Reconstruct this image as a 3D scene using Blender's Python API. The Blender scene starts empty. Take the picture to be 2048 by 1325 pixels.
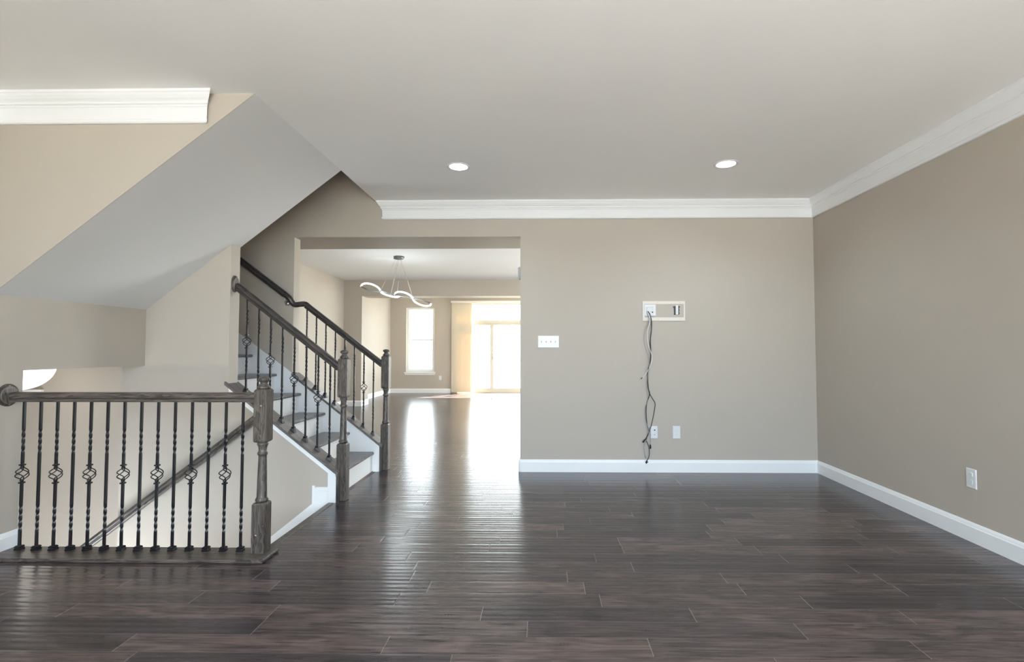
import bpy, math, random
from mathutils import Vector, Matrix, Euler

random.seed(7)
PI = math.pi
C = bpy.context.scene
COL = C.collection

# ------------------------------------------------------------------ camera
F_PX = 1005.4
cam_d = bpy.data.cameras.new('camera')
cam_d.sensor_fit = 'HORIZONTAL'
cam_d.sensor_width = 36.0
cam_d.lens = F_PX / 2048.0 * 36.0
cam_d.shift_x = -(1067.0 - 1024.0) / 2048.0
cam_d.clip_start = 0.05
cam_d.clip_end = 300
cam = bpy.data.objects.new('camera', cam_d)
COL.objects.link(cam)
cam.location = (0, 0, 1.2237)
cam.rotation_euler = (math.radians(90 + 2.1228), 0, math.radians(0.9126))
C.camera = cam

# ------------------------------------------------------------------ colour management
C.view_settings.view_transform = 'Standard'
C.view_settings.look = 'None'
C.view_settings.exposure = 0.0
C.view_settings.gamma = 1.0
C.view_settings.use_curve_mapping = False
C.cycles.use_denoising = True
C.cycles.max_bounces = 10
C.cycles.diffuse_bounces = 7
C.cycles.glossy_bounces = 4
C.cycles.transmission_bounces = 6
C.cycles.transparent_max_bounces = 12
C.cycles.sample_clamp_indirect = 8.0
C.cycles.caustics_reflective = False
C.cycles.caustics_refractive = False

# ------------------------------------------------------------------ world: bright hazy winter sky
world = bpy.data.worlds.new('sky')
C.world = world
world.use_nodes = True
bg = world.node_tree.nodes['Background']
# light levels: (power or strength, colour)
EN = {
    'world': (15.2, (0.82, 0.94, 1)),
    'sun': (110, (1, 0.9, 0.78)),
    'sky': (80, (0.3, 0.6, 1)),
    'uplight': (325, (1, 0.86, 0.76)),
    'sunside': (110, (1, 0.93, 0.74)),
    'dinside': (155, (1, 0.95, 0.88)),
    'lower_fill': (210, (0.85, 0.93, 1)),
    'down': (48, (0.78, 0.92, 1)),
    'pend': (18, (0.85, 0.95, 1)),
    'dome': (1, (1, 0.93, 0.8)),
}
bg.inputs['Color'].default_value = (*EN['world'][1], 1)
bg.inputs['Strength'].default_value = EN['world'][0]


def light(name, kind, loc, energy, color=(1, 1, 1), rot=(0, 0, 0), parent=None, **kw):
    d = bpy.data.lights.new(name, kind)
    d.energy = energy
    d.color = color
    for k, v in kw.items():
        setattr(d, k, v)
    o = bpy.data.objects.new(name, d)
    COL.objects.link(o)
    o.location = loc
    o.rotation_euler = rot
    if parent:
        o.parent = parent
    return o


# sun low behind the far sliding door, raking in towards the left
sun_dir = Vector((-0.55, -0.58, -0.95)).normalized()
sun = light('sun', 'SUN', (6, 22, 10), EN['sun'][0], EN['sun'][1], angle=math.radians(0.6))
sun.rotation_euler = sun_dir.to_track_quat('-Z', 'Y').to_euler()


def portal(name, loc, rot, sx, sy):
    o = light(name, 'AREA', loc, 1.0, rot=rot, shape='RECTANGLE', size=sx, size_y=sy)
    o.data.cycles.is_portal = True
    return o


# street windows behind the camera: sky lamps, plus added uplights to brighten the ceiling
for wx, part in ((-1.9, 0.15), (0.0, 1.25), (1.7, 1.55)):
    light('window_fill', 'AREA', (wx, -2.62, 1.60), EN['sky'][0] * part, EN['sky'][1], rot=(math.radians(40), 0, 0), shape='RECTANGLE', size=1.5, size_y=1.6)
    light('ceiling_fill', 'AREA', (wx, -3.25, 0.02), EN['uplight'][0] * part, EN['uplight'][1], rot=(math.radians(170), 0, 0), shape='RECTANGLE', size=1.6, size_y=1.6)
# added fill lamp low in the stairwell, brightening the walls by the lower flight
light('stairwell_fill', 'AREA', (-3.2, 3.06, -1.45), EN['lower_fill'][0], EN['lower_fill'][1], rot=(math.radians(96), 0, 0), shape='RECTANGLE', size=2.6, size_y=1.2)
# added fill lamps outside the unseen side windows of the dining and sun rooms
light('window_fill', 'AREA', (3.4, 12.3, 1.5), EN['sunside'][0], EN['sunside'][1], rot=(0, math.radians(90), math.radians(-38)), shape='RECTANGLE', size=1.9, size_y=2.4)
light('window_fill', 'AREA', (3.3, 8.2, 1.5), EN['dinside'][0], EN['dinside'][1], rot=(0, math.radians(90), 0), shape='RECTANGLE', size=1.7, size_y=2.4)

# ------------------------------------------------------------------ dimensions (metres)
H = 2.74                 # ceiling
XR = 2.749               # right wall
XL = -3.23               # left wall of the front room
YF = -2.3                # front (street) wall
YB = 5.091               # back wall of the front room
TW = 0.124               # partition thickness
YS = 2.894               # face of the stair enclosure
YM0, YM1 = 4.05, 4.174   # wall between the two flights
XC = -1.695              # edge of the ceiling at the stairwell
OL, OR, OH = -2.538, -0.215, 2.379   # wide opening to the dining room
XW = -2.54               # end of the wall between the flights
RISE, RUN = 0.196, 0.2515
SL = RISE / RUN
YK = 10.85               # dining room far wall
YE = 14.2                # far exterior wall
KL = -4.30               # dining room left wall


# ------------------------------------------------------------------ materials
def new_mat(name):
    m = bpy.data.materials.new(name)
    m.use_nodes = True
    nt = m.node_tree
    return m, nt, nt.nodes['Principled BSDF']


def N(nt, t, **kw):
    n = nt.nodes.new(t)
    for k, v in kw.items():
        setattr(n, k, v)
    return n


def math_node(nt, op, a, b=None, clamp=False):
    n = nt.nodes.new('ShaderNodeMath')
    n.operation = op
    n.use_clamp = clamp
    for i, v in enumerate((a, b)):
        if v is None:
            continue
        if hasattr(v, 'is_linked') or hasattr(v, 'links'):
            nt.links.new(v, n.inputs[i])
        else:
            n.inputs[i].default_value = v
    return n.outputs[0]


def mix_col(nt, fac, a, b, mode='MIX'):
    n = nt.nodes.new('ShaderNodeMix')
    n.data_type = 'RGBA'
    n.blend_type = mode
    for sock, v in ((n.inputs[0], fac), (n.inputs[6], a), (n.inputs[7], b)):
        if hasattr(v, 'links'):
            nt.links.new(v, sock)
        else:
            sock.default_value = v if not isinstance(v, tuple) or len(v) == 4 else (*v, 1)
    return n.outputs[2]


def simple(name, col, rough=0.5, metal=0.0, spec=0.5, emit=0.0, ecol=None):
    m, nt, p = new_mat(name)
    p.inputs['Base Color'].default_value = (*col, 1)
    p.inputs['Roughness'].default_value = rough
    p.inputs['Metallic'].default_value = metal
    p.inputs['Specular IOR Level'].default_value = spec
    if emit:
        p.inputs['Emission Color'].default_value = (*(ecol or col), 1)
        p.inputs['Emission Strength'].default_value = emit
    return m


def paint(name, col, rough=0.6, bump=0.04, scale=350):
    m, nt, p = new_mat(name)
    tc = N(nt, 'ShaderNodeTexCoord')
    nz = N(nt, 'ShaderNodeTexNoise')
    nz.inputs['Scale'].default_value = scale
    nz.inputs['Detail'].default_value = 2
    nt.links.new(tc.outputs['Object'], nz.inputs['Vector'])
    nz2 = N(nt, 'ShaderNodeTexNoise')
    nz2.inputs['Scale'].default_value = 1.3
    nz2.inputs['Detail'].default_value = 3
    nt.links.new(tc.outputs['Object'], nz2.inputs['Vector'])
    c = mix_col(nt, nz2.outputs['Fac'], tuple(x * 0.97 for x in col), tuple(x * 1.03 for x in col))
    nt.links.new(c, p.inputs['Base Color'])
    b = N(nt, 'ShaderNodeBump')
    b.inputs['Strength'].default_value = bump
    b.inputs['Distance'].default_value = 0.002
    nt.links.new(nz.outputs['Fac'], b.inputs['Height'])
    nt.links.new(b.outputs['Normal'], p.inputs['Normal'])
    p.inputs['Roughness'].default_value = rough
    p.inputs['Specular IOR Level'].default_value = 0.3
    return m


def wood(name, rot=(0, 0, 0), dark=(0.022, 0.019, 0.018), lite=(0.140, 0.115, 0.098), rough=0.34, stretch=22.0):
    """dark grey-brown stained oak, grain along local X after the mapping rotation"""
    m, nt, p = new_mat(name)
    tc = N(nt, 'ShaderNodeTexCoord')
    rotn = N(nt, 'ShaderNodeMapping')
    rotn.inputs['Rotation'].default_value = rot
    nt.links.new(tc.outputs['Object'], rotn.inputs['Vector'])
    mp = N(nt, 'ShaderNodeMapping')
    mp.inputs['Scale'].default_value = (3.0, 3.0 * stretch, 3.0 * stretch)
    nt.links.new(rotn.outputs['Vector'], mp.inputs['Vector'])
    n1 = N(nt, 'ShaderNodeTexNoise')
    n1.inputs['Scale'].default_value = 1.6
    n1.inputs['Detail'].default_value = 8
    n1.inputs['Roughness'].default_value = 0.65
    n1.inputs['Distortion'].default_value = 0.4
    nt.links.new(mp.outputs['Vector'], n1.inputs['Vector'])
    mp2 = N(nt, 'ShaderNodeMapping')
    mp2.inputs['Scale'].default_value = (2.2, 16, 16)
    nt.links.new(rotn.outputs['Vector'], mp2.inputs['Vector'])
    wv = N(nt, 'ShaderNodeTexNoise')
    wv.inputs['Scale'].default_value = 1.0
    wv.inputs['Detail'].default_value = 2
    wv.inputs['Distortion'].default_value = 1.5
    nt.links.new(mp2.outputs['Vector'], wv.inputs['Vector'])
    ring = math_node(nt, 'FRACT', math_node(nt, 'MULTIPLY', wv.outputs['Fac'], 7.0))
    f = math_node(nt, 'ADD', math_node(nt, 'MULTIPLY', n1.outputs['Fac'], 0.75), math_node(nt, 'MULTIPLY', ring, 0.25))
    r = N(nt, 'ShaderNodeValToRGB')
    r.color_ramp.elements[0].position = 0.34
    r.color_ramp.elements[0].color = (*dark, 1)
    r.color_ramp.elements[1].position = 0.68
    r.color_ramp.elements[1].color = (*lite, 1)
    nt.links.new(f, r.inputs['Fac'])
    nt.links.new(r.outputs['Color'], p.inputs['Base Color'])
    p.inputs['Roughness'].default_value = rough
    b = N(nt, 'ShaderNodeBump')
    b.inputs['Strength'].default_value = 0.25
    b.inputs['Distance'].default_value = 0.001
    nt.links.new(f, b.inputs['Height'])
    nt.links.new(b.outputs['Normal'], p.inputs['Normal'])
    return m


def plank_floor():
    m, nt, p = new_mat('hand scraped dark planks')
    L = nt.links
    tc = N(nt, 'ShaderNodeTexCoord')
    sep = N(nt, 'ShaderNodeSeparateXYZ')
    L.new(tc.outputs['Object'], sep.inputs[0])
    x, y = sep.outputs[0], sep.outputs[1]
    PW = 0.1275
    yr = math_node(nt, 'DIVIDE', math_node(nt, 'ADD', y, 20.0), PW)
    row = math_node(nt, 'FLOOR', yr)
    fy = math_node(nt, 'FRACT', yr)
    wn = N(nt, 'ShaderNodeTexWhiteNoise', noise_dimensions='1D')
    L.new(row, wn.inputs['W'])
    ln = math_node(nt, 'ADD', math_node(nt, 'MULTIPLY', wn.outputs['Value'], 0.55), 0.75)
    xo = math_node(nt, 'ADD', x, math_node(nt, 'ADD', math_node(nt, 'MULTIPLY', wn.outputs['Value'], 37.0), 30.0))
    xr = math_node(nt, 'DIVIDE', xo, ln)
    colm = math_node(nt, 'FLOOR', xr)
    fx = math_node(nt, 'MULTIPLY', math_node(nt, 'FRACT', xr), ln)
    comb = N(nt, 'ShaderNodeCombineXYZ')
    L.new(row, comb.inputs[0])
    L.new(colm, comb.inputs[1])
    wn2 = N(nt, 'ShaderNodeTexWhiteNoise', noise_dimensions='2D')
    L.new(comb.outputs[0], wn2.inputs['Vector'])
    tone = wn2.outputs['Value']
    # seam masks
    dy = math_node(nt, 'MULTIPLY', math_node(nt, 'MINIMUM', fy, math_node(nt, 'SUBTRACT', 1.0, fy)), PW)
    dx = math_node(nt, 'MINIMUM', fx, math_node(nt, 'SUBTRACT', ln, fx))
    dmin = math_node(nt, 'MINIMUM', dx, dy)
    seam = math_node(nt, 'SUBTRACT', 1.0, math_node(nt, 'DIVIDE', dmin, 0.0022, clamp=True))
    seam_x = math_node(nt, 'SUBTRACT', 1.0, math_node(nt, 'DIVIDE', dx, 0.0022, clamp=True))
    bevel = math_node(nt, 'DIVIDE', dmin, 0.006, clamp=True)
    # grain: shifted per plank
    gx = math_node(nt, 'ADD', math_node(nt, 'MULTIPLY', x, 2.2), math_node(nt, 'MULTIPLY', tone, 53.0))
    gy = math_node(nt, 'MULTIPLY', y, 55.0)
    gc = N(nt, 'ShaderNodeCombineXYZ')
    L.new(gx, gc.inputs[0])
    L.new(gy, gc.inputs[1])
    g = N(nt, 'ShaderNodeTexNoise')
    g.inputs['Scale'].default_value = 1.5
    g.inputs['Detail'].default_value = 7
    g.inputs['Roughness'].default_value = 0.62
    g.inputs['Distortion'].default_value = 0.9
    L.new(gc.outputs[0], g.inputs['Vector'])
    # blotches inside a plank
    bc = N(nt, 'ShaderNodeCombineXYZ')
    L.new(math_node(nt, 'ADD', math_node(nt, 'MULTIPLY', x, 3.5), math_node(nt, 'MULTIPLY', tone, 91.0)), bc.inputs[0])
    L.new(math_node(nt, 'MULTIPLY', y, 11.0), bc.inputs[1])
    bl = N(nt, 'ShaderNodeTexNoise')
    bl.inputs['Scale'].default_value = 1.0
    bl.inputs['Detail'].default_value = 3
    bl.inputs['Distortion'].default_value = 1.2
    L.new(bc.outputs[0], bl.inputs['Vector'])
    # chatter marks left by the scraper
    cw = math_node(nt, 'SINE', math_node(nt, 'MULTIPLY', x, 420.0))
    cc = N(nt, 'ShaderNodeCombineXYZ')
    L.new(math_node(nt, 'ADD', math_node(nt, 'MULTIPLY', x, 7.0), math_node(nt, 'MULTIPLY', tone, 17.0)), cc.inputs[0])
    L.new(math_node(nt, 'MULTIPLY', y, 32.0), cc.inputs[1])
    cm = N(nt, 'ShaderNodeTexNoise')
    cm.inputs['Scale'].default_value = 1.0
    cm.inputs['Detail'].default_value = 1
    L.new(cc.outputs[0], cm.inputs['Vector'])
    cmask = math_node(nt, 'MULTIPLY', math_node(nt, 'SUBTRACT', cm.outputs['Fac'], 0.64, clamp=True), 8.0, clamp=True)
    chat = math_node(nt, 'MULTIPLY', cmask, math_node(nt, 'MULTIPLY', math_node(nt, 'ADD', cw, 0.4, clamp=True), 0.7))
    f = math_node(nt, 'ADD', math_node(nt, 'MULTIPLY', g.outputs['Fac'], 0.62), math_node(nt, 'MULTIPLY', bl.outputs['Fac'], 0.38))
    r = N(nt, 'ShaderNodeValToRGB')
    r.color_ramp.elements[0].position = 0.36
    r.color_ramp.elements[0].color = (0.022, 0.019, 0.021, 1)
    r.color_ramp.elements[1].position = 0.62
    r.color_ramp.elements[1].color = (0.120, 0.096, 0.096, 1)
    L.new(f, r.inputs['Fac'])
    tcol = N(nt, 'ShaderNodeValToRGB')
    e = tcol.color_ramp.elements
    e[0].position = 0.0
    e[0].color = (0.52, 0.53, 0.58, 1)
    e[1].position = 1.0
    e[1].color = (1.25, 1.15, 1.08, 1)
    L.new(tone, tcol.inputs['Fac'])
    c = mix_col(nt, 1.0, r.outputs['Color'], tcol.outputs['Color'], 'MULTIPLY')
    c = mix_col(nt, math_node(nt, 'MULTIPLY', seam, 0.35), c, (0.19, 0.17, 0.165, 1))  # pale seam lines: bevel highlights put into the plank colour
    c = mix_col(nt, math_node(nt, 'MULTIPLY', seam_x, 0.75), c, (0.26, 0.22, 0.20, 1))  # end joints get a stronger painted highlight
    c = mix_col(nt, math_node(nt, 'MULTIPLY', chat, 0.6), c, (0.020, 0.016, 0.016, 1))
    L.new(c, p.inputs['Base Color'])
    p.inputs['Roughness'].default_value = 0.21
    p.inputs['Specular IOR Level'].default_value = 0.45
    # relief: long hand scraped ripples along each board
    rp = N(nt, 'ShaderNodeCombineXYZ')
    L.new(math_node(nt, 'ADD', math_node(nt, 'MULTIPLY', x, 0.55), math_node(nt, 'MULTIPLY', tone, 13.0)), rp.inputs[0])
    L.new(math_node(nt, 'MULTIPLY', y, 20.0), rp.inputs[1])
    rn = N(nt, 'ShaderNodeTexNoise')
    rn.inputs['Scale'].default_value = 1.0
    rn.inputs['Detail'].default_value = 2
    rn.inputs['Roughness'].default_value = 0.4
    L.new(rp.outputs[0], rn.inputs['Vector'])
    ph = math_node(nt, 'ADD', math_node(nt, 'MULTIPLY', y, 2 * PI / 0.0425), math_node(nt, 'MULTIPLY', rn.outputs['Fac'], 5.0))
    hgt = math_node(nt, 'ADD', math_node(nt, 'MULTIPLY', rn.outputs['Fac'], 0.75), math_node(nt, 'MULTIPLY', bevel, 0.22))
    hgt = math_node(nt, 'ADD', hgt, math_node(nt, 'MULTIPLY', math_node(nt, 'SINE', ph), 0.13))
    hgt = math_node(nt, 'ADD', hgt, math_node(nt, 'MULTIPLY', g.outputs['Fac'], 0.06))
    b = N(nt, 'ShaderNodeBump')
    b.inputs['Strength'].default_value = 1.0
    b.inputs['Distance'].default_value = 0.0016
    L.new(hgt, b.inputs['Height'])
    L.new(b.outputs['Normal'], p.inputs['Normal'])
    return m


def glass_mat():
    m = bpy.data.materials.new('window glass')
    m.use_nodes = True
    nt = m.node_tree
    nt.nodes.remove(nt.nodes['Principled BSDF'])
    out = nt.nodes['Material Output']
    t = N(nt, 'ShaderNodeBsdfTransparent')
    t.inputs['Color'].default_value = (0.97, 0.98, 0.98, 1)
    g = N(nt, 'ShaderNodeBsdfGlossy')
    g.inputs['Roughness'].default_value = 0.02
    mx = N(nt, 'ShaderNodeMixShader')
    mx.inputs[0].default_value = 0.06
    nt.links.new(t.outputs[0], mx.inputs[1])
    nt.links.new(g.outputs[0], mx.inputs[2])
    nt.links.new(mx.outputs[0], out.inputs[0])
    return m


def fabric_mat():
    m = bpy.data.materials.new('cream blind fabric')
    m.use_nodes = True
    nt = m.node_tree
    nt.nodes.remove(nt.nodes['Principled BSDF'])
    out = nt.nodes['Material Output']
    d = N(nt, 'ShaderNodeBsdfDiffuse')
    d.inputs['Color'].default_value = (0.78, 0.72, 0.60, 1)
    t = N(nt, 'ShaderNodeBsdfTranslucent')
    t.inputs['Color'].default_value = (0.78, 0.70, 0.54, 1)
    mx = N(nt, 'ShaderNodeMixShader')
    mx.inputs[0].default_value = 0.35
    nt.links.new(d.outputs[0], mx.inputs[1])
    nt.links.new(t.outputs[0], mx.inputs[2])
    nt.links.new(mx.outputs[0], out.inputs[0])
    return m


M = {}
M['wall'] = paint('greige wall paint', (0.445, 0.398, 0.343))
M['ceil'] = paint('flat ceiling paint', (0.87, 0.86, 0.845), rough=0.8)
M['soffit'] = paint('darker grey soffit', (0.62, 0.61, 0.60), rough=0.8)  # one even grey, set darker than the ceiling colour
M['trim'] = paint('white trim enamel', (0.82, 0.82, 0.82), rough=0.35, bump=0.01)
M['floor'] = plank_floor()
M['wood_x'] = wood('stained oak along the rail')
M['wood_z'] = wood('stained oak upright', rot=(0, PI / 2, 0))
M['wood_y'] = wood('stained oak tread', rot=(0, 0, PI / 2), dark=(0.085, 0.080, 0.082), lite=(0.19, 0.18, 0.178), rough=0.3)
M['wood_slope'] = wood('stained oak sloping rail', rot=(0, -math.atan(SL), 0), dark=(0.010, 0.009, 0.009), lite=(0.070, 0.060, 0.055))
M['wood_cap'] = wood('stained oak sloping cap', rot=(0, -math.atan(SL), 0), dark=(0.085, 0.075, 0.072), lite=(0.20, 0.178, 0.168), rough=0.3)  # lighter than the rails: sheen on the caps put into the colour
M['wood_rise'] = wood('stained oak rising rail', rot=(0, math.atan(SL), 0))
M['iron'] = simple('satin black wrought iron', (0.008, 0.008, 0.010), 0.32, 0.0, 0.45)
M['plastic'] = simple('white plastic', (0.70, 0.70, 0.70), 0.25)
M['almond'] = simple('shaded plastic slots', (0.45, 0.45, 0.45), 0.4)
M['dark'] = simple('black plastic', (0.012, 0.012, 0.013), 0.4)
M['grey_cable'] = simple('grey cable jacket', (0.30, 0.30, 0.30), 0.5)
M['white_cable'] = simple('white cable jacket', (0.75, 0.74, 0.72), 0.45)
M['nickel'] = simple('brushed nickel', (0.55, 0.53, 0.50), 0.3, 1.0)
M['bronze'] = simple('dark brushed metal', (0.18, 0.20, 0.20), 0.35, 0.9)
M['primer'] = paint('cream primer', (0.72, 0.67, 0.61), rough=0.7)
M['lens'] = simple('lit lamp lens', (1, 1, 1), 0.4, emit=14.0, ecol=(1.0, 0.97, 0.92))
M['led'] = simple('lit white diffuser strip', (1, 1, 1), 0.4, emit=3.0, ecol=(1.0, 0.99, 0.97))
M['bowl'] = simple('lit opal glass', (1, 1, 1), 0.4, emit=2.2, ecol=(1.0, 0.96, 0.88))
M['glass'] = glass_mat()
M['fabric'] = fabric_mat()
M['vinyl'] = simple('white vinyl frame', (0.82, 0.82, 0.80), 0.35)
M['almond_vinyl'] = simple('tan vinyl door frame', (0.58, 0.54, 0.44), 0.4)
M['lawn'] = paint('pale winter ground', (0.35, 0.34, 0.28), rough=0.9, scale=6)


# ------------------------------------------------------------------ mesh builder
class MB:
    def __init__(self):
        self.v = []
        self.f = []
        self.s = []

    def add(self, vs, fs, smooth=False):
        o = len(self.v)
        self.v += [tuple(p) for p in vs]
        self.f += [tuple(i + o for i in f) for f in fs]
        self.s += [smooth] * len(fs)
        return self

    def box(self, x0, x1, y0, y1, z0, z1):
        vs = [(x, y, z) for z in (z0, z1) for y in (y0, y1) for x in (x0, x1)]
        return self.add(vs, [(0, 2, 3, 1), (4, 5, 7, 6), (0, 1, 5, 4), (2, 6, 7, 3), (0, 4, 6, 2), (1, 3, 7, 5)])

    def cbox(self, x0, x1, y0, y1, z0, z1, c=0.003):
        """box with chamfered edges"""
        rings = []
        for z, i in ((z0, c), (z0 + c, 0), (z1 - c, 0), (z1, c)):
            xa, xb, ya, yb = x0 + i, x1 - i, y0 + i, y1 - i
            k = c
            rings.append([(xa + k, ya, z), (xb - k, ya, z), (xb, ya + k, z), (xb, yb - k, z),
                          (xb - k, yb, z), (xa + k, yb, z), (xa, yb - k, z), (xa, ya + k, z)])
        return self.loft(rings)

    def loft(self, rings, closed=True, caps=True, smooth=False):
        n = len(rings[0])
        vs = [p for r in rings for p in r]
        fs = []
        for i in range(len(rings) - 1):
            for j in range(n if closed else n - 1):
                k = (j + 1) % n
                fs.append((i * n + j, i * n + k, (i + 1) * n + k, (i + 1) * n + j))
        if caps:
            fs.append(tuple(reversed(range(n))))
            fs.append(tuple((len(rings) - 1) * n + j for j in range(n)))
        return self.add(vs, fs, smooth)

    def prism_xz(self, pts, y0, y1):
        """polygon given in x,z (counter-clockwise seen from -y), extruded in y"""
        n = len(pts)
        vs = [(x, y0, z) for x, z in pts] + [(x, y1, z) for x, z in pts]
        fs = [tuple(range(n)), tuple(reversed(range(n, 2 * n)))]
        for i in range(n):
            j = (i + 1) % n
            fs.append((i, i + n, j + n, j))
        return self.add(vs, fs)

    def lathe(self, prof, cx=0, cy=0, seg=28, smooth=True):
        rings = [[(cx + r * math.cos(2 * PI * j / seg), cy + r * math.sin(2 * PI * j / seg), z) for j in range(seg)]
                 for r, z in prof]
        return self.loft(rings, smooth=smooth)

    def tube(self, path, r, seg=8, caps=True, smooth=True, scale=None):
        path = [Vector(p) for p in path]
        rings = []
        t0 = (path[1] - path[0]).normalized()
        up = Vector((0, 0, 1)) if abs(t0.z) < 0.9 else Vector((1, 0, 0))
        nrm = (up - t0 * up.dot(t0)).normalized()
        for i, p in enumerate(path):
            a = path[max(i - 1, 0)]
            b = path[min(i + 1, len(path) - 1)]
            t = (b - a).normalized()
            nrm = (nrm - t * nrm.dot(t)).normalized()
            bi = t.cross(nrm)
            rr = r(i / (len(path) - 1)) if callable(r) else r
            rings.append([p + nrm * (rr * math.cos(2 * PI * j / seg)) + bi * (rr * math.sin(2 * PI * j / seg)) for j in range(seg)])
        return self.loft(rings, caps=caps, smooth=smooth)

    def sweep(self, path, prof, side=Vector((0, 1, 0)), smooth=False):
        """sweep a (side, up) profile along a path; side axis stays fixed"""
        path = [Vector(p) for p in path]
        rings = []
        for i, p in enumerate(path):
            a = path[max(i - 1, 0)]
            b = path[min(i + 1, len(path) - 1)]
            t = (b - a).normalized()
            s = (side - t * side.dot(t)).normalized()
            u = s.cross(t)
            if u.z < 0:
                u = -u
            rings.append([p + s * q[0] + u * q[1] for q in prof])
        return self.loft(rings, smooth=smooth)

    def mesh(self, name):
        me = bpy.data.meshes.new(name)
        me.from_pydata(self.v, [], self.f)
        me.polygons.foreach_set('use_smooth', self.s)
        me.update()
        import bmesh
        bm = bmesh.new()
        bm.from_mesh(me)
        bmesh.ops.recalc_face_normals(bm, faces=bm.faces)
        bm.to_mesh(me)
        bm.free()
        return me

    def build(self, name, mat, parent=None, loc=None):
        o = bpy.data.objects.new(name, self.mesh(name))
        COL.objects.link(o)
        o.data.materials.append(mat)
        if parent is not None:
            o.parent = parent
        if loc is not None:
            o.location = loc
        return o


def catmull(pts, n=8):
    pts = [Vector(p) for p in pts]
    out = []
    P = [pts[0]] + pts + [pts[-1]]
    for i in range(1, len(P) - 2):
        p0, p1, p2, p3 = P[i - 1], P[i], P[i + 1], P[i + 2]
        for k in range(n):
            t = k / n
            out.append(0.5 * ((2 * p1) + (p2 - p0) * t + (2 * p0 - 5 * p1 + 4 * p2 - p3) * t * t + (3 * p1 - p0 - 3 * p2 + p3) * t ** 3))
    out.append(pts[-1])
    return out


def empty(name, loc=(0, 0, 0), label=None, cat=None, group=None):
    o = bpy.data.objects.new(name, None)
    COL.objects.link(o)
    o.location = loc
    o.empty_display_size = 0.1
    if label:
        tag(o, label, cat, group)
    return o


def tag(o, label, cat, group=None):
    o['label'] = label
    o['category'] = cat
    if group:
        o['group'] = group
    return o


def struct(mb, name, mat, label=None):
    o = mb.build(name, mat)
    o['kind'] = 'structure'
    if label:
        o['label'] = label
        o['category'] = name.split('_')[0]
    return o


def wall_with_holes(mb, axis, t0, t1, a0, a1, z0, z1, holes):
    """axis 'x': wall runs along x, thickness t0..t1 in y; holes = (a0,a1,z0,z1)"""
    xs = sorted({a0, a1, *[h[0] for h in holes], *[h[1] for h in holes]})
    for i in range(len(xs) - 1):
        l, r = xs[i], xs[i + 1]
        zs = [(z0, z1)]
        for h in holes:
            if h[0] <= l + 1e-6 and h[1] >= r - 1e-6:
                nz = []
                for p, q in zs:
                    if h[2] > p:
                        nz.append((p, min(q, h[2])))
                    if h[3] < q:
                        nz.append((max(p, h[3]), q))
                zs = nz
        for p, q in zs:
            if q - p > 1e-5:
                if axis == 'x':
                    mb.box(l, r, t0, t1, p, q)
                else:
                    mb.box(t0, t1, l, r, p, q)
    return mb


# ------------------------------------------------------------------ structure: floors
fl = MB()
fl.box(XL - 0.3, XR + 0.2, YF - 0.2, 2.905, -0.3, 0)
fl.box(-1.66, XR + 0.2, 2.905, YB + 0.06, -0.3, 0)
fl.box(-4.6, XR + 0.2, YB + 0.06, YE + 0.2, -0.3, 0)
o = struct(fl, 'floor', M['floor'], 'dark grey brown hand scraped plank floor')
lo = MB().box(-6.0, -1.4, 2.6, 5.4, -2.85, -2.7)
struct(lo, 'floor_lower', M['floor'])
gr = MB().box(-40, 40, YE + 0.3, 90, -1.0, -0.6)
gr.box(-40, 40, -60, YF - 0.4, -1.0, -0.6)
struct(gr, 'ground', M['lawn'])

# ------------------------------------------------------------------ structure: ceilings
ce = MB()
ce.box(XL - 0.15, XR + 0.2, YF - 0.2, YS + 0.001, H, H + 0.3)
ce.box(XC, XR + 0.2, YS + 0.001, YB + 0.02, H, H + 0.3)
struct(ce, 'ceiling', M['ceil'], 'smooth off white ceiling of the front room')
ck = MB().box(KL - 0.2, XR + 0.2, YB + 0.62, YE + 0.2, H, H + 0.3)
struct(ck, 'ceiling_dining', M['ceil'])
# sloping underside of the upper flight
tz = 0.10
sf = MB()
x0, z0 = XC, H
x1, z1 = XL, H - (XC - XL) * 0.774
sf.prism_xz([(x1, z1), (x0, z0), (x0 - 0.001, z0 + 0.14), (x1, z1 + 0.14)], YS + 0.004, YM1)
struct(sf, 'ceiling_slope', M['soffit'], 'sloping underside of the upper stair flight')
ZT = z1
# stairwell lid far above
lid = MB().box(-5.8, XC + 0.05, YS - 0.1, YB + 0.1, 5.2, 5.3)
struct(lid, 'ceiling_stairwell', M['ceil'])

# ------------------------------------------------------------------ structure: walls
wb = MB()
wall_with_holes(wb, 'x', YB, YB + TW, OL, XR + 0.2, 0, H + 0.001, [(OL, OR, 0, OH)])
wall_with_holes(wb, 'x', YB, YB + TW, -5.8, OL, -2.7, 5.2, [])
wb.box(OL, XC + 0.05, YB, YB + TW, H + 0.001, 5.2)
wb.box(OL - 0.6, OR + 0.5, YB + TW, YB + 0.61, OH, H + 0.3)         # deep dropped header
struct(wb, 'wall_back', M['wall'], 'greige back wall with the wide opening')
SIDE = [(7.0, 9.4, 0.6, 2.35), (11.6, 13.9, 0.4, 2.45)]  # unseen side windows, added to let light into the far rooms
wr = wall_with_holes(MB(), 'y', XR, XR + 0.15, YF, YE, 0, H, SIDE)
struct(wr, 'wall_right', M['wall'], 'greige right hand wall of the front room')
wl = MB().box(XL - TW, XL, YF, YS, 0, H)
wl.box(XL - TW, XL, YS, 3.09, -2.7, 1.094)
struct(wl, 'wall_left', M['wall'], 'left wall of the front room ending beside the railing')
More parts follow.
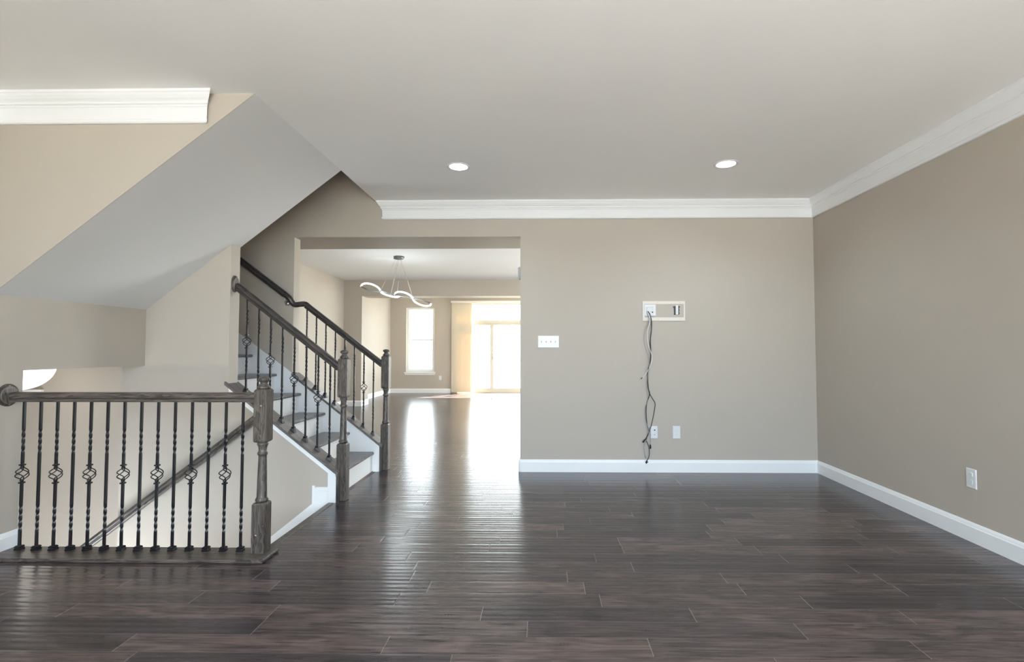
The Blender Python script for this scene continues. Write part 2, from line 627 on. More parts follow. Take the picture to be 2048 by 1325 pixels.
# stair enclosure: triangular wall over the stairs and the landing edge
ws = MB()
zl = lambda x: H - (XC - x) * 0.774
ws.prism_xz([(XL - TW, zl(XL)), (XL, zl(XL)), (XC - 0.0, H), (XC - 0.0, H + 0.3), (XL - TW, H + 0.3)], YS, YS + 0.004)
struct(ws, 'wall_stair_front', M['wall'], 'greige triangular wall above the sloping stair ceiling')
wld = MB().box(-5.7, XL, YS, YM1, 1.094, ZT)
wld.box(-5.7, -3.235, YM1, YB, 1.094, 1.372)
wld.box(-3.414, -3.30, YM1, YB, -2.7, 1.094)
struct(wld, 'wall_landing', M['wall'], 'boxed edge of the stair landing over the lower flight')
# wall between the two flights (full height part, then knee wall under the stringer)
capz = lambda x: 0.207 + SL * (-1.62 - x)     # underside of the near stringer cap
wc = MB()
wc.prism_xz([(-3.414, -2.7), (XW, -2.7), (XW, zl(XW)), (-3.414, zl(-3.414))], YM0, YM1)
wc.prism_xz([(XW, -2.7), (-1.645, -2.7), (-1.645, capz(-1.645)), (XW, capz(XW))], YM0, YM1)
struct(wc, 'wall_stair_middle', M['wall'], 'pale wall between the lower and upper stair flights')
wf2 = MB().box(-2.538, -1.62, YB, YB + TW, 0, 0.01)
fz = lambda x: 0.245 + SL * (-1.62 - x)
wf2 = MB().prism_xz([(OL, 0), (-1.632, 0), (-1.632, fz(-1.632)), (OL, fz(OL))], YB, YB + TW)
struct(wf2, 'wall_stair_far', M['wall'])
# front (street) wall behind the camera with three windows
FW = [(-2.55, -1.25), (-0.75, 0.75), (1.05, 2.35)]
wfr = MB()
wall_with_holes(wfr, 'x', YF - 0.15, YF, XL - TW, XR + 0.15, 0, H, [(a, b, 0.12, 2.35) for a, b in FW])
struct(wfr, 'wall_front', M['wall'])
# stairwell outer walls
wo = MB().box(-5.85, -5.7, YS - 0.1, YB + 0.2, -2.7, 5.2)
struct(wo, 'wall_stairwell_left', M['wall'])
wn_ = MB().box(-5.7, XC, YS + 0.02, YS + 0.1, H + 0.3, 5.2)
wn_.box(-5.7, XL - TW, YS + 0.02, YS + 0.1, 1.6, H + 0.3)
wn_.box(-5.7, XL - TW - 0.001, YS + 0.02, YS + 0.1, -2.7, 1.094)
wn_.box(XL, -1.66, 2.905, 3.0, -2.7, -0.3)
struct(wn_, 'wall_stairwell_near', M['wall'])
we = MB().box(XC, XC + 0.1, YS, YB, H + 0.3, 5.2)
we.box(-1.66, -1.55, 2.905, YM0, -2.7, -0.3)
struct(we, 'wall_stairwell_right', M['wall'])
# dining room
wk = MB().box(KL - 0.15, KL, YB + 0.62, YK, 0, H)
wk.box(KL, KL + 0.03, YB + 0.62, 9.87, 0, H)
wk.box(KL - 0.15, OL - 0.6, YB + TW, YB + 0.61, 0, H)
struct(wk, 'wall_dining_left', M['wall'], 'cream lit left wall of the dining room')
JX = -3.905
wd = MB()
wall_with_holes(wd, 'x', YK, YK + 0.44, KL - 0.15, XR + 0.15, 0, H, [(JX, 1.6, 0, 2.39)])
struct(wd, 'wall_dining_far', M['wall'], 'dining room far wall with a wide cased opening')
# sun room
wsl = MB().box(KL - 0.15, KL + 0.01, YK + 0.44, YE, 0, H)
struct(wsl, 'wall_sunroom_left', M['wall'], 'bright cream left wall of the far sun room')
WX0, WX1, WZ0, WZ1 = -3.838, -3.040, 0.585, 2.414
DX0, DX1, DZ1 = -2.38, 0.55, 2.55
wse = MB()
wall_with_holes(wse, 'x', YE, YE + 0.16, KL - 0.15, XR + 0.15, 0, H, [(WX0, WX1, WZ0, WZ1), (DX0, DX1, 0, DZ1)])
struct(wse, 'wall_sunroom_far', M['wall'], 'far exterior wall with the tall window and glass door')


# ------------------------------------------------------------------ structure: crown and baseboards
CROWN = [(0.0, 0.0), (0.068, 0.0), (0.068, -0.014), (0.063, -0.019), (0.058, -0.03), (0.048, -0.045), (0.038, -0.055),
         (0.033, -0.062), (0.036, -0.065), (0.036, -0.072), (0.026, -0.077), (0.026, -0.084), (0.021, -0.089),
         (0.018, -0.157), (0.024, -0.162), (0.024, -0.175), (0.018, -0.182), (0.0, -0.182)]
BASE = [(0, 0), (0.017, 0), (0.017, 0.094), (0.013, 0.1), (0.011, 0.108), (0.006, 0.119), (0, 0.122)]


def moulding(prof, path, mitre, z):
    """path: two points (x,y) along the wall, wall on the left normal given; mitre per end: +1 outward return, -1 inside corner, 0 square"""
    (ax, ay), (bx, by), (nx, ny) = path
    d = Vector((bx - ax, by - ay)).normalized()
    ra, rb = [], []
    for p, q in prof:
        ea = -mitre[0] * p
        eb = mitre[1] * p
        ra.append((ax + nx * p + d.x * ea, ay + ny * p + d.y * ea, z + q))
        rb.append((bx + nx * p + d.x * eb, by + ny * p + d.y * eb, z + q))
    return MB().loft([ra, rb])


def trim(name, prof, path, mitre, z, label=None):
    return struct(moulding(prof, path, mitre, z), name, M['trim'], label)


trim('trim_1', CROWN, ((-1.61, YB), (XR, YB), (0, -1)), (1, -1), H - 0.0005, 'white crown moulding along the back wall')
trim('trim_2', CROWN, ((XR, YB), (XR, YF), (-1, 0)), (-1, -1), H - 0.0005, 'white crown moulding along the right wall')
trim('trim_3', CROWN, ((XL, YS), (-1.985, YS), (0, -1)), (-1, 1), H - 0.0005, 'short white crown moulding over the stair railing')
trim('trim_4', CROWN, ((XL, YF), (XL, YS), (1, 0)), (-1, -1), H - 0.0005)
trim('baseboard_back', BASE, ((OR, YB), (XR, YB), (0, -1)), (0, -1), 0)
trim('baseboard_right', BASE, ((XR, YB), (XR, YF), (-1, 0)), (-1, -1), 0)
trim('baseboard_left', BASE, ((XL, YF), (XL, 3.09), (1, 0)), (-1, 0), 0)
trim('baseboard_opening', BASE, ((OR, YB + TW), (OR, YB), (-1, 0)), (0, 1), 0)
trim('baseboard_dining_left', BASE, ((KL + 0.03, 5.8), (KL + 0.03, 9.87), (1, 0)), (0, 0), 0)
trim('baseboard_dining_nook', BASE, ((KL, 9.87), (KL, YK), (1, 0)), (0, -1), 0)
trim('baseboard_dining_far', BASE, ((KL, YK), (JX, YK), (0, -1)), (-1, 1), 0)
trim('baseboard_dining_jamb', BASE, ((JX, YK), (JX, YK + 0.44), (1, 0)), (1, 0), 0)
trim('baseboard_sunroom_left', BASE, ((KL + 0.01, YK + 0.46), (KL + 0.01, YE), (1, 0)), (0, -1), 0)
trim('baseboard_sunroom_far', BASE, ((KL + 0.01, YE), (-2.56, YE), (0, -1)), (-1, 0), 0)
# unseen slab added outside to keep the sun off the far window
struct(MB().box(-2.95, -2.85, YE + 0.17, YE + 1.3, -0.6, 4.4), 'wall_deck_privacy', M['trim'])
# white ledge glimpsed low on the wall under the landing
struct(MB().box(-5.65, -5.10, YB - 0.03, YB, 0.785, 0.815), 'trim_5', M['trim'])


# ------------------------------------------------------------------ windows and door
def sash_window(name, x0, x1, z0, z1, yi, depth, inward):
    """double hung window set in a wall; inward = -1 if the room is on the -y side"""
    r = empty(name, ((x0 + x1) / 2, yi, z0))
    r['kind'] = 'structure'
    ox, oy, oz = r.location
    def P(mb, nm, mat, par=r):
        mb.v = [(a - ox, b - oy, c - oz) for a, b, c in mb.v]
        return mb.build(nm, mat, par)
    y0, y1 = sorted((yi - inward * depth * 0.55, yi - inward * depth * 0.95))
    w = 0.045
    m = MB()
    m.box(x0, x0 + w, y0, y1, z0, z1).box(x1 - w, x1, y0, y1, z0, z1)
    m.box(x0 + w, x1 - w, y0, y1, z0, z0 + w).box(x0 + w, x1 - w, y0, y1, z1 - w, z1)
    P(m, 'window_frame', M['vinyl'])
    zm = (z0 + z1) / 2
    ym = (y0 + y1) / 2
    s = MB()
    a, b = x0 + w, x1 - w
    s.box(a + 0.03, b - 0.03, ym - 0.02, ym + 0.02, zm - 0.02, zm + 0.02)
    s.box(a, a + 0.03, ym - 0.015, ym + 0.015, z0 + w, z1 - w).box(b - 0.03, b, ym - 0.015, ym + 0.015, z0 + w, z1 - w)
    s.box(a + 0.03, b - 0.03, ym - 0.015, ym + 0.015, z0 + w, z0 + w + 0.035)
    P(s, 'sash', M['vinyl'])
    P(MB().box(a, b, ym - 0.003, ym + 0.003, z0 + w, z1 - w), 'glass_pane', M['glass'])
    yy = sorted((yi + inward * 0.045, yi - inward * depth * 0.5))
    P(MB().cbox(x0 - 0.045, x1 + 0.045, yy[0], yy[1], z0 - 0.03, z0, 0.004), 'window_sill', M['trim'])
    ap = sorted((yi + inward * 0.015, yi))
    P(MB().box(x0 - 0.03, x1 + 0.03, ap[0], ap[1], z0 - 0.075, z0 - 0.03), 'window_apron', M['trim'])
    return r


w1 = sash_window('window_1', WX0, WX1, WZ0, WZ1, YE, 0.16, -1)
w1['label'] = 'tall bright double hung window in the far wall'
w1['category'] = 'window'
for i, (a, b) in enumerate(FW):
    sash_window('window_%d' % (i + 2), a, b, 0.12, 2.35, YF, 0.15, 1)
    portal('daylight', ((a + b) / 2, YF - 0.16, 1.235), (PI / 2, 0, 0), b - a, 2.23)
portal('daylight', ((WX0 + WX1) / 2, YE + 0.17, (WZ0 + WZ1) / 2), (-PI / 2, 0, 0), WX1 - WX0, WZ1 - WZ0)
portal('daylight', ((DX0 + DX1) / 2, YE + 0.17, DZ1 / 2), (-PI / 2, 0, 0), DX1 - DX0, DZ1)

for i, (a, b, c, d) in enumerate(SIDE):  # frames and panes of the added side windows
    r = empty('window_%d' % (i + 5), (XR, (a + b) / 2, c))
    r['kind'] = 'structure'
    m = MB()
    x0_, x1_ = 0.06, 0.13
    hw, hh = (b - a) / 2, d - c
    m.box(x0_, x1_, -hw, -hw + 0.06, 0, hh).box(x0_, x1_, hw - 0.06, hw, 0, hh).box(x0_, x1_, -hw + 0.06, hw - 0.06, 0, 0.06).box(x0_, x1_, -hw + 0.06, hw - 0.06, hh - 0.06, hh)
    m.box(x0_, x1_, -0.03, 0.03, 0.06, hh - 0.06)
    m.build('window_frame', M['vinyl'], r)
    MB().box(0.09, 0.096, -hw + 0.05, hw - 0.05, 0.05, hh - 0.05).build('glass_pane', M['glass'], r)

# sliding glass door with transom
dr = empty('door_1', ((DX0 + DX1) / 2, YE, 0))
dr['kind'] = 'structure'
dr['label'] = 'sunlit sliding glass door with a transom at the far end'
dr['category'] = 'door'


def local(mb, root):
    ox, oy, oz = root.location
    mb.v = [(a - ox, b - oy, c - oz) for a, b, c in mb.v]
    return mb


ya, yb = YE + 0.05, YE + 0.13
f = MB()
f.box(DX0, DX0 + 0.05, ya, yb, 0, DZ1).box(DX1 - 0.05, DX1, ya, yb, 0, DZ1)
f.box(DX0 + 0.05, DX1 - 0.05, ya, yb, DZ1 - 0.05, DZ1).box(DX0 + 0.05, DX1 - 0.05, ya, yb, 0, 0.04)
f.box(DX0 + 0.05, DX1 - 0.05, ya - 0.01, yb, 1.985, 2.06)
local(f, dr).build('door_frame', M['almond_vinyl'], dr)
SX = -1.45
for nm, a, b, yy in (('fixed_panel', DX0 + 0.05, SX + 0.06, YE + 0.105), ('sliding_panel', SX, DX1 - 0.05, YE + 0.075)):
    s = MB()
    w = 0.09 if nm == 'sliding_panel' else 0.07
    s.box(a, a + w, yy - 0.018, yy + 0.018, 0.04, 1.985).box(b - w, b, yy - 0.018, yy + 0.018, 0.04, 1.985)
    s.box(a + w, b - w, yy - 0.018, yy + 0.018, 0.04, 0.13).box(a + w, b - w, yy - 0.018, yy + 0.018, 1.92, 1.985)
    ob = local(s, dr).build(nm, M['almond_vinyl'], dr)
    g = MB().box(a + w, b - w, yy - 0.003, yy + 0.003, 0.13, 1.92)
    local(g, dr).build('glass_pane', M['glass'], ob)
    if nm == 'sliding_panel':
        h = MB().tube([(a + 0.065, yy - 0.02, 0.95), (a + 0.065, yy - 0.055, 0.97), (a + 0.065, yy - 0.055, 1.13), (a + 0.065, yy - 0.02, 1.15)], 0.009)
        local(h, dr).build('door_handle', M['bronze'], ob)
g = MB().box(DX0 + 0.05, DX1 - 0.05, YE + 0.087, YE + 0.093, 2.06, DZ1 - 0.05)
local(g, dr).build('transom_pane', M['glass'], dr)

# panel blind gathered at the left of the sliding door
pb = empty('panel_blind', (-2.25, YE - 0.06, 0), 'cream fabric panel blind gathered at the left of the glass door', 'blind')
v = MB().cbox(-2.56, 0.7, YE - 0.11, YE - 0.005, 2.535, 2.60, 0.004)
local(v, pb).build('valance', M['primer'], pb)
for i in range(4):
    yy = YE - 0.035 - 0.018 * i
    x0 = -2.55 + 0.012 * i
    rows = []
    n = 24
    ringa, ringb = [], []
    b = MB()
    for k in range(n + 1):
        xx = x0 + 0.58 * k / n
        dy = 0.0008 * math.sin(k * 0.9 + i)
        ringa.append((xx, yy + dy, 0.03))
        ringb.append((xx, yy + dy, 2.54))
    vs = ringa + ringb + [(p[0], p[1] - 0.002, p[2]) for p in ringa] + [(p[0], p[1] - 0.002, p[2]) for p in ringb]
    m = n + 1
    fs = []
    for k in range(n):
        fs.append((k, k + 1, m + k + 1, m + k))
        fs.append((2 * m + k, 3 * m + k, 3 * m + k + 1, 2 * m + k + 1))
    fs.append((0, m, 3 * m, 2 * m))
    fs.append((n, 2 * m + n, 3 * m + n, m + n))
    b.add(vs, fs)
    if i < 2:
        local(b, pb).build('fabric_panel', M['fabric'], pb)


# ------------------------------------------------------------------ railing parts
BW = 0.0061      # half width of a baluster bar


def bar_rings(z0, z1, twists):
    """square bar; twists = list of (za, zb)"""
    zs = [(z0, 0.0)]
    ang = 0.0
    for za, zb in sorted(twists):
        zs.append((za, ang))
        n = 40
        turn = math.radians(360)
        for k in range(1, n + 1):
            zs.append((za + (zb - za) * k / n, ang + turn * k / n))
        ang += turn
    zs.append((z1, ang))
    rings = []
    r = BW * math.sqrt(2)
    for z, a in zs:
        rings.append([(r * math.cos(a + PI / 4 + PI / 2 * j), r * math.sin(a + PI / 4 + PI / 2 * j), z) for j in range(4)])
    return rings


def basket_mesh():
    m = MB()
    for k in range(4):
        path = []
        for i in range(19):
            t = i / 18
            rr = 0.005 + 0.029 * math.sin(PI * t) ** 0.9
            a = k * PI / 2 + t * PI * 0.95
            path.append((rr * math.cos(a), rr * math.sin(a), -0.036 + 0.072 * t))
        m.tube(path, 0.0030, 6)
    for s in (-1, 1):
        m.lathe([(0.008, s * 0.033), (0.0105, s * 0.036), (0.0105, s * 0.042), (0.008, s * 0.045)] if s > 0 else
                [(0.008, -0.045), (0.0105, -0.042), (0.0105, -0.036), (0.008, -0.033)], seg=10)
        a, b = sorted((s * 0.049, s * 0.058))
        m.box(-0.0115, 0.0115, -0.0115, 0.0115, a, b)
    return m.mesh('basket')


def shoe_mesh(slope=0.0):
    m = MB()
    def ring(w, z, sl):
        return [(x, y, z - sl * x) for x, y in ((-w, -w), (w, -w), (w, w), (-w, w))]
    if slope:
        m.loft([ring(0.018, -0.001, slope), ring(0.018, 0.006, slope), ring(0.0115, 0.026, 0.25), ring(0.0125, 0.029, 0), ring(0.0125, 0.036, 0), ring(0.010, 0.040, 0)])
    else:
        m.loft([ring(0.0175, 0, 0), ring(0.0175, 0.008, 0), ring(0.014, 0.012, 0), ring(0.0165, 0.015, 0), ring(0.0165, 0.021, 0), ring(0.011, 0.026, 0)])
    return m.mesh('shoe')


BASKET = basket_mesh()
SHOE_FLAT = shoe_mesh()
SHOE_SLOPE = shoe_mesh(SL)


def mesh_obj(name, me, mat, parent, loc=(0, 0, 0)):
    o = bpy.data.objects.new(name, me)
    COL.objects.link(o)
    if not me.materials:
        me.materials.append(mat)
    o.parent = parent
    o.location = loc
    return o


BAR_CACHE = {}


def baluster(root, x, y, z0, z1, low, up, basket_z, shoe):
    key = (round(z1 - z0, 4), low, up, basket_z is not None)
    if key not in BAR_CACHE:
        m = MB()
        L = z1 - z0
        if basket_z is None:
            m.loft(bar_rings(0, L, [low, up]))
        else:
            m.loft(bar_rings(0, basket_z - 0.032, [low]))
            r = bar_rings(basket_z + 0.032, L, [up])
            m.loft(r)
        BAR_CACHE[key] = m.mesh('baluster')
    rx, ry, rz = root.location
    b = mesh_obj('baluster', BAR_CACHE[key], M['iron'], root, (x - rx, y - ry, z0 - rz))
    mesh_obj('shoe', shoe, M['iron'], b, (0, 0, 0))
    if basket_z is not None:
        mesh_obj('basket', BASKET, M['iron'], b, (0, 0, basket_z))
    return b


W2 = 0.0385      # newel half width


def newel(root, x, y, z_low, z_up0, z_up1, z_top, lean=0.0, plugs=()):
    rx, ry, rz = root.location
    bx, by = x - rx, y - ry
    nb = mesh_obj('newel_post', MB().loft(
        [[(sx * w, sy * w, z) for sx, sy in ((-1, -1), (1, -1), (1, 1), (-1, 1))]
         for w, z in ((W2, 0.004), (W2, z_low - 0.012), (W2 - 0.005, z_low - 0.003), (W2 - 0.012, z_low))]).mesh('newel_post'),
        M['wood_z'], root, (bx, by, -rz))
    a, b = z_low, z_up0
    L = b - a
    prof = [(0.026, a - 0.002), (0.035, a + 0.006), (0.0365, a + 0.013), (0.034, a + 0.02), (0.030, a + 0.026), (0.0285, a + 0.034),
            (0.0275, a + 0.2 * L), (0.0255, a + 0.5 * L), (0.0225, b - 0.085),
            (0.023, b - 0.078), (0.028, b - 0.073), (0.0295, b - 0.066), (0.028, b - 0.06), (0.0235, b - 0.055), (0.0225, b - 0.045),
            (0.0235, b - 0.032), (0.027, b - 0.02), (0.031, b - 0.014), (0.0315, b - 0.007), (0.026, b + 0.002)]
    mesh_obj('turned_shaft', MB().lathe(prof).mesh('turned_shaft'), M['wood_z'], nb)
    sq = ((-1, -1), (1, -1), (1, 1), (-1, 1))
    mesh_obj('upper_block', MB().loft([[(sx * w, sy * w, z) for sx, sy in sq] for w, z in (
        (W2 - 0.012, z_up0), (W2 - 0.004, z_up0 + 0.004), (W2, z_up0 + 0.012), (W2, z_up1 - 0.01), (W2 - 0.006, z_up1 - 0.002), (W2 - 0.012, z_up1))]).mesh('upper_block'),
        M['wood_z'], nb)
    c = z_up1
    T = z_top - c
    prof = [(0.030, c - 0.001), (0.0345, c + 0.06 * T), (0.0355, c + 0.14 * T), (0.033, c + 0.22 * T), (0.0275, c + 0.27 * T),
            (0.0285, c + 0.30 * T), (0.0225, c + 0.38 * T), (0.0195, c + 0.46 * T), (0.0225, c + 0.54 * T), (0.0295, c + 0.62 * T), (0.0335, c + 0.72 * T),
            (0.0325, c + 0.82 * T), (0.026, c + 0.92 * T), (0.015, c + 0.98 * T), (0.003, c + T)]
    mesh_obj('finial', MB().lathe(prof).mesh('finial'), M['wood_z'], nb)
    for px, pz in plugs:
        mesh_obj('plug', MB().tube([(px, -W2 + 0.002, pz), (px, -W2 - 0.0012, pz)], 0.006, 12).mesh('plug'), M['nickel'], nb)
    return nb


RAIL = [(-0.022, -0.029), (0.022, -0.029), (0.024, -0.022), (0.024, -0.014), (0.021, -0.010), (0.0285, -0.003), (0.030, 0.006),
        (0.0275, 0.017), (0.020, 0.025), (0.010, 0.029), (-0.010, 0.029), (-0.020, 0.025), (-0.0275, 0.017), (-0.030, 0.006),
        (-0.0285, -0.003), (-0.021, -0.010), (-0.024, -0.014), (-0.024, -0.022)]


def rail_mb(path):
    return MB().sweep(path, RAIL)


def rosette_mb(c, ry, rz, t=0.02):
    """oval rosette on a plane facing +x, centre c on the wall"""
    m = MB()
    rings = []
    for k, (s, d) in enumerate(((1.0, 0), (1.0, 0.35), (0.96, 0.6), (0.84, 0.72), (0.80, 0.95), (0.6, 1.0))):
        rings.append([(c[0] + t * d, c[1] + s * ry * math.cos(2 * PI * j / 32), c[2] + s * rz * math.sin(2 * PI * j / 32)) for j in range(32)])
    return m.loft(rings)


# ------------------------------------------------------------------ front railing by the stairwell
NX1, NX2, NX3 = -1.676, -1.620, -1.597
Y1, Y2, Y3 = 3.02, 4.112, 5.153
R1 = empty('stair_railing', (-2.43, Y1, 0), 'level railing of fourteen black iron balusters along the stairwell edge, nearest the camera', 'railing')
rr = rail_mb([(XL + 0.015, Y1, 0.9365), (NX1 - W2 + 0.003, Y1, 0.9365)])
local(rr, R1).build('handrail', M['wood_x'], R1)
rs = rosette_mb((XL, Y1 - 0.02, 0.949), 0.062, 0.068)
rso = local(rs, R1).build('rosette', M['wood_z'], R1)
for dy, dz in ((0.0, 0.055), (0.0, -0.055)):
    m = MB().tube([(XL + 0.011, Y1 - 0.02 + dy, 0.949 + dz), (XL + 0.0165, Y1 - 0.02 + dy, 0.949 + dz)], 0.005, 10)
    local(m, R1).build('screw', M['nickel'], rso)
bb = MB().cbox(XL + 0.001, NX1 + W2 + 0.045, 2.885, 3.075, 0.0, 0.022, 0.006)
local(bb, R1).build('base_board', M['wood_x'], R1)
for i in range(14):
    x = -3.141 + i * (3.141 - 1.799) / 13
    baluster(R1, x, Y1, 0.022, 0.912, (0.108, 0.268), (0.570, 0.722), 0.452 if i % 2 == 0 else None, SHOE_FLAT)
n1 = newel(R1, NX1, Y1, 0.315, 0.668, 0.987, 1.062, plugs=((0.004, 0.888), (-0.012, 0.125)))

# ------------------------------------------------------------------ up flight
ST = empty('staircase', (-1.7, (YM1 + YB) / 2, 0), 'upward stair flight with dark wooden treads and white risers', 'staircase')
NOS = -1.681
for k in range(1, 7):
    xn = NOS - RUN * (k - 1)
    z = RISE * k
    xr_ = xn - 0.025
    m = MB().box(xr_ - 0.02, xr_, YM1 + 0.002, YB - 0.013, z - RISE + (0.0 if k == 1 else 0.0), z - 0.028)
    local(m, ST).build('riser', M['trim'], ST)
    # tread with bullnose
    prof = []
    for j in range(9):
        a = -PI / 2 + PI * j / 8
        prof.append((xn - 0.014 + 0.014 * math.cos(a), z - 0.014 + 0.014 * math.sin(a)))
    xb = xn - RUN - 0.03
    pts = [(xb, z - 0.028)] + prof + [(xb, z)]
    m = MB().prism_xz(pts, YM1 + 0.002, YB - 0.013)
    local(m, ST).build('tread', M['wood_y'], ST)
# white skirt boards
m = MB().prism_xz([(-1.632, 0.0), (-1.632, fz(-1.632)), (OL, fz(OL)), (OL, 0.0)][::-1], YB - 0.013, YB - 0.0005)
sk = lambda x: 0.971 + 0.735 * (-2.517 - x)
m.prism_xz([(OL, 0.2), (OL, sk(OL)), (-3.23, sk(-3.23)), (-3.23, 0.2)][::-1], YB - 0.013, YB - 0.0005)
local(m, ST).build('skirt_board', M['trim'], ST)
m = MB().prism_xz([(-1.69, 0.0), (-1.632, 0.0), (-1.632, fz(-1.632)), (-1.69, fz(-1.69))], YB - 0.03, YB - 0.013)
local(m, ST).build('corner_board', M['trim'], ST)
# sloping caps on the knee walls: thickness t, down-turned end trim
def cap(y0, y1, xa, xb, zf, nm):
    t = 0.026
    m = MB()
    m.prism_xz([(xa, zf(xa)), (xb, zf(xb)), (xb, zf(xb) + t), (xa, zf(xa) + t)], y0, y1)
    ob = local(m, ST).build(nm, M['wood_cap'], ST)
    e = MB().box(-1.645 if y0 < 5 else -1.632, (-1.645 if y0 < 5 else -1.632) + 0.02, y0 + 0.012, y1 - 0.012, 0.0, zf(-1.625))
    local(e, ST).build('end_trim', M['wood_z'], ST)
    return ob
cap(YM0 - 0.022, YM1 + 0.022, -2.56, -1.628, capz, 'stringer_cap')
cap(YB - 0.022, YB + TW + 0.022, OL, -1.608, fz, 'stringer_cap')
# white trim below the near cap and upright corner board on the knee wall
m = MB().prism_xz([(-2.53, capz(-2.53) - 0.045), (-1.65, capz(-1.65) - 0.045), (-1.65, capz(-1.65)), (-2.53, capz(-2.53))], YM0 - 0.008, YM0 - 0.0005)
m.prism_xz([(-2.53, capz(-2.53) - 0.02), (-1.65, capz(-1.65) - 0.02), (-1.65, capz(-1.65)), (-2.53, capz(-2.53))], YM0 - 0.014, YM0 - 0.0085)
local(m, ST).build('cap_moulding', M['trim'], ST)
m = MB().prism_xz([(-1.71, 0.0), (-1.645, 0.0), (-1.645, capz(-1.645) - 0.02), (-1.71, capz(-1.71) - 0.02)], YM0 - 0.015, YM0 - 0.0002)
local(m, ST).build('corner_board', M['trim'], ST)
trim('baseboard_stair', BASE, ((-1.812, YM0), (-1.71, YM0), (0, -1)), (0, 0), 0)

# ------------------------------------------------------------------ down flight
SD = empty('staircase', (-1.7, 3.5, -0.2), 'lower stair flight going down behind the level railing', 'staircase')
for k in range(0, 13):
    z = -RISE * k
    xn = -1.655 - RUN * (k - 1)
    if k > 0:
        xa = xn - RUN
        m = MB().prism_xz([(xa - 0.03, z - 0.028), (xn - RUN + 0.2515 - 0.0, z - 0.028), (xn, z - 0.014), (xn - 0.002, z), (xa - 0.03, z)], 3.0, YM0 - 0.013)
        m.v = [(a - RUN * 0 , b, c) for a, b, c in m.v]
        local(m, SD).build('tread', M['wood_y'], SD)
    m = MB().box(xn - RUN - 0.03 if k else -1.68, (xn - RUN - 0.012) if k else -1.661, 3.0, YM0 - 0.013, z - RISE, z - 0.028)
    local(m, SD).build('riser', M['trim'], SD)
# top nosing along the floor edge
m = MB().cbox(-1.705, -1.652, 3.078, YM0 - 0.016, -0.026, 0.004, 0.006)
local(m, SD).build('landing_nosing', M['wood_x'], SD)
skd = lambda x: 0.010 + 0.80 * (x + 1.812)
m = MB().prism_xz([(-4.6, skd(-4.6) - 0.30), (-1.812, skd(-1.812) - 0.30), (-1.812, skd(-1.812)), (-4.6, skd(-4.6))], YM0 - 0.012, YM0 - 0.0005)
m.box(-1.836, -1.812, YM0 - 0.013, YM0 - 0.0004, -0.2, 0.135)
m.box(-1.812, -1.70, YM0 - 0.012, YM0 - 0.0005, -0.3, 0.0)
local(m, SD).build('skirt_board', M['trim'], SD)

# wall rail of the down flight
dz = lambda x: 0.650 + 0.757 * (x + 2.305)
HR = empty('handrail', (-2.9, YM0 - 0.07, dz(-2.9)), 'sloping dark wooden handrail on the wall of the lower flight', 'handrail')
m = rail_mb([(-4.4, YM0 - 0.07, dz(-4.4)), (-2.21, YM0 - 0.07, dz(-2.21))])
local(m, HR).build('rail', M['wood_rise'], HR)
for x in (-2.235, -4.2):
    z = dz(x) - 0.034
    m = MB().tube(catmull([(x, YM0, z - 0.06), (x, YM0 - 0.045, z - 0.06), (x, YM0 - 0.07, z - 0.03), (x, YM0 - 0.07, z)], 5), 0.006, 8)
    m.tube([(x, YM0, z - 0.06), (x, YM0 - 0.006, z - 0.06)], 0.025, 16)
    local(m, HR).build('bracket', M['nickel'], HR)

# ------------------------------------------------------------------ stair railings
tn = 0.026
nz = lambda x: 1.045 + SL * (-1.62 - x)      # centre of the near handrail
R2 = empty('stair_railing', (-2.05, Y2, 0), 'sloping stair railing on the near side, fixed to the wall end by an oval rosette', 'railing')
m = rail_mb([(XW + 0.012, Y2, nz(XW + 0.012)), (NX2 - W2 + 0.004, Y2, nz(NX2 - W2))])
local(m, R2).build('handrail', M['wood_slope'], R2)
local(rosette_mb((XW, Y2 - 0.01, nz(XW) + 0.005), 0.042, 0.070), R2).build('rosette', M['wood_z'], R2)
for i in range(8):
    x = -2.432 + i * (2.432 - 1.734) / 7
    z0 = capz(x) + tn
    baluster(R2, x, Y2, z0, nz(x) - 0.03, (0.160, 0.300), (0.555, 0.690), 0.425 if i % 2 == 0 else None, SHOE_SLOPE)
n2 = newel(R2, NX2, Y2, 0.463, 0.833, 1.151, 1.221)

fzr = lambda x: 1.057 + 0.77 * (-1.62 - x)    # centre of the far handrail
R3 = empty('stair_railing', (-2.05, Y3, 0), 'sloping stair railing on the far side, running on into a black wall rail', 'railing')
m = rail_mb([(-2.43, Y3, fzr(-2.43)), (NX3 - W2 + 0.004, Y3, fzr(NX3 - W2))])
local(m, R3).build('handrail', M['wood_slope'], R3)
YW = YB - 0.055
wz = lambda x: 1.700 + 0.757 * (-2.477 - x) - 0.012
m = rail_mb([(-3.75, YW, wz(-3.75)), (-2.60, YW, wz(-2.60))])
local(m, R3).build('wall_rail', M['wood_slope'], R3)
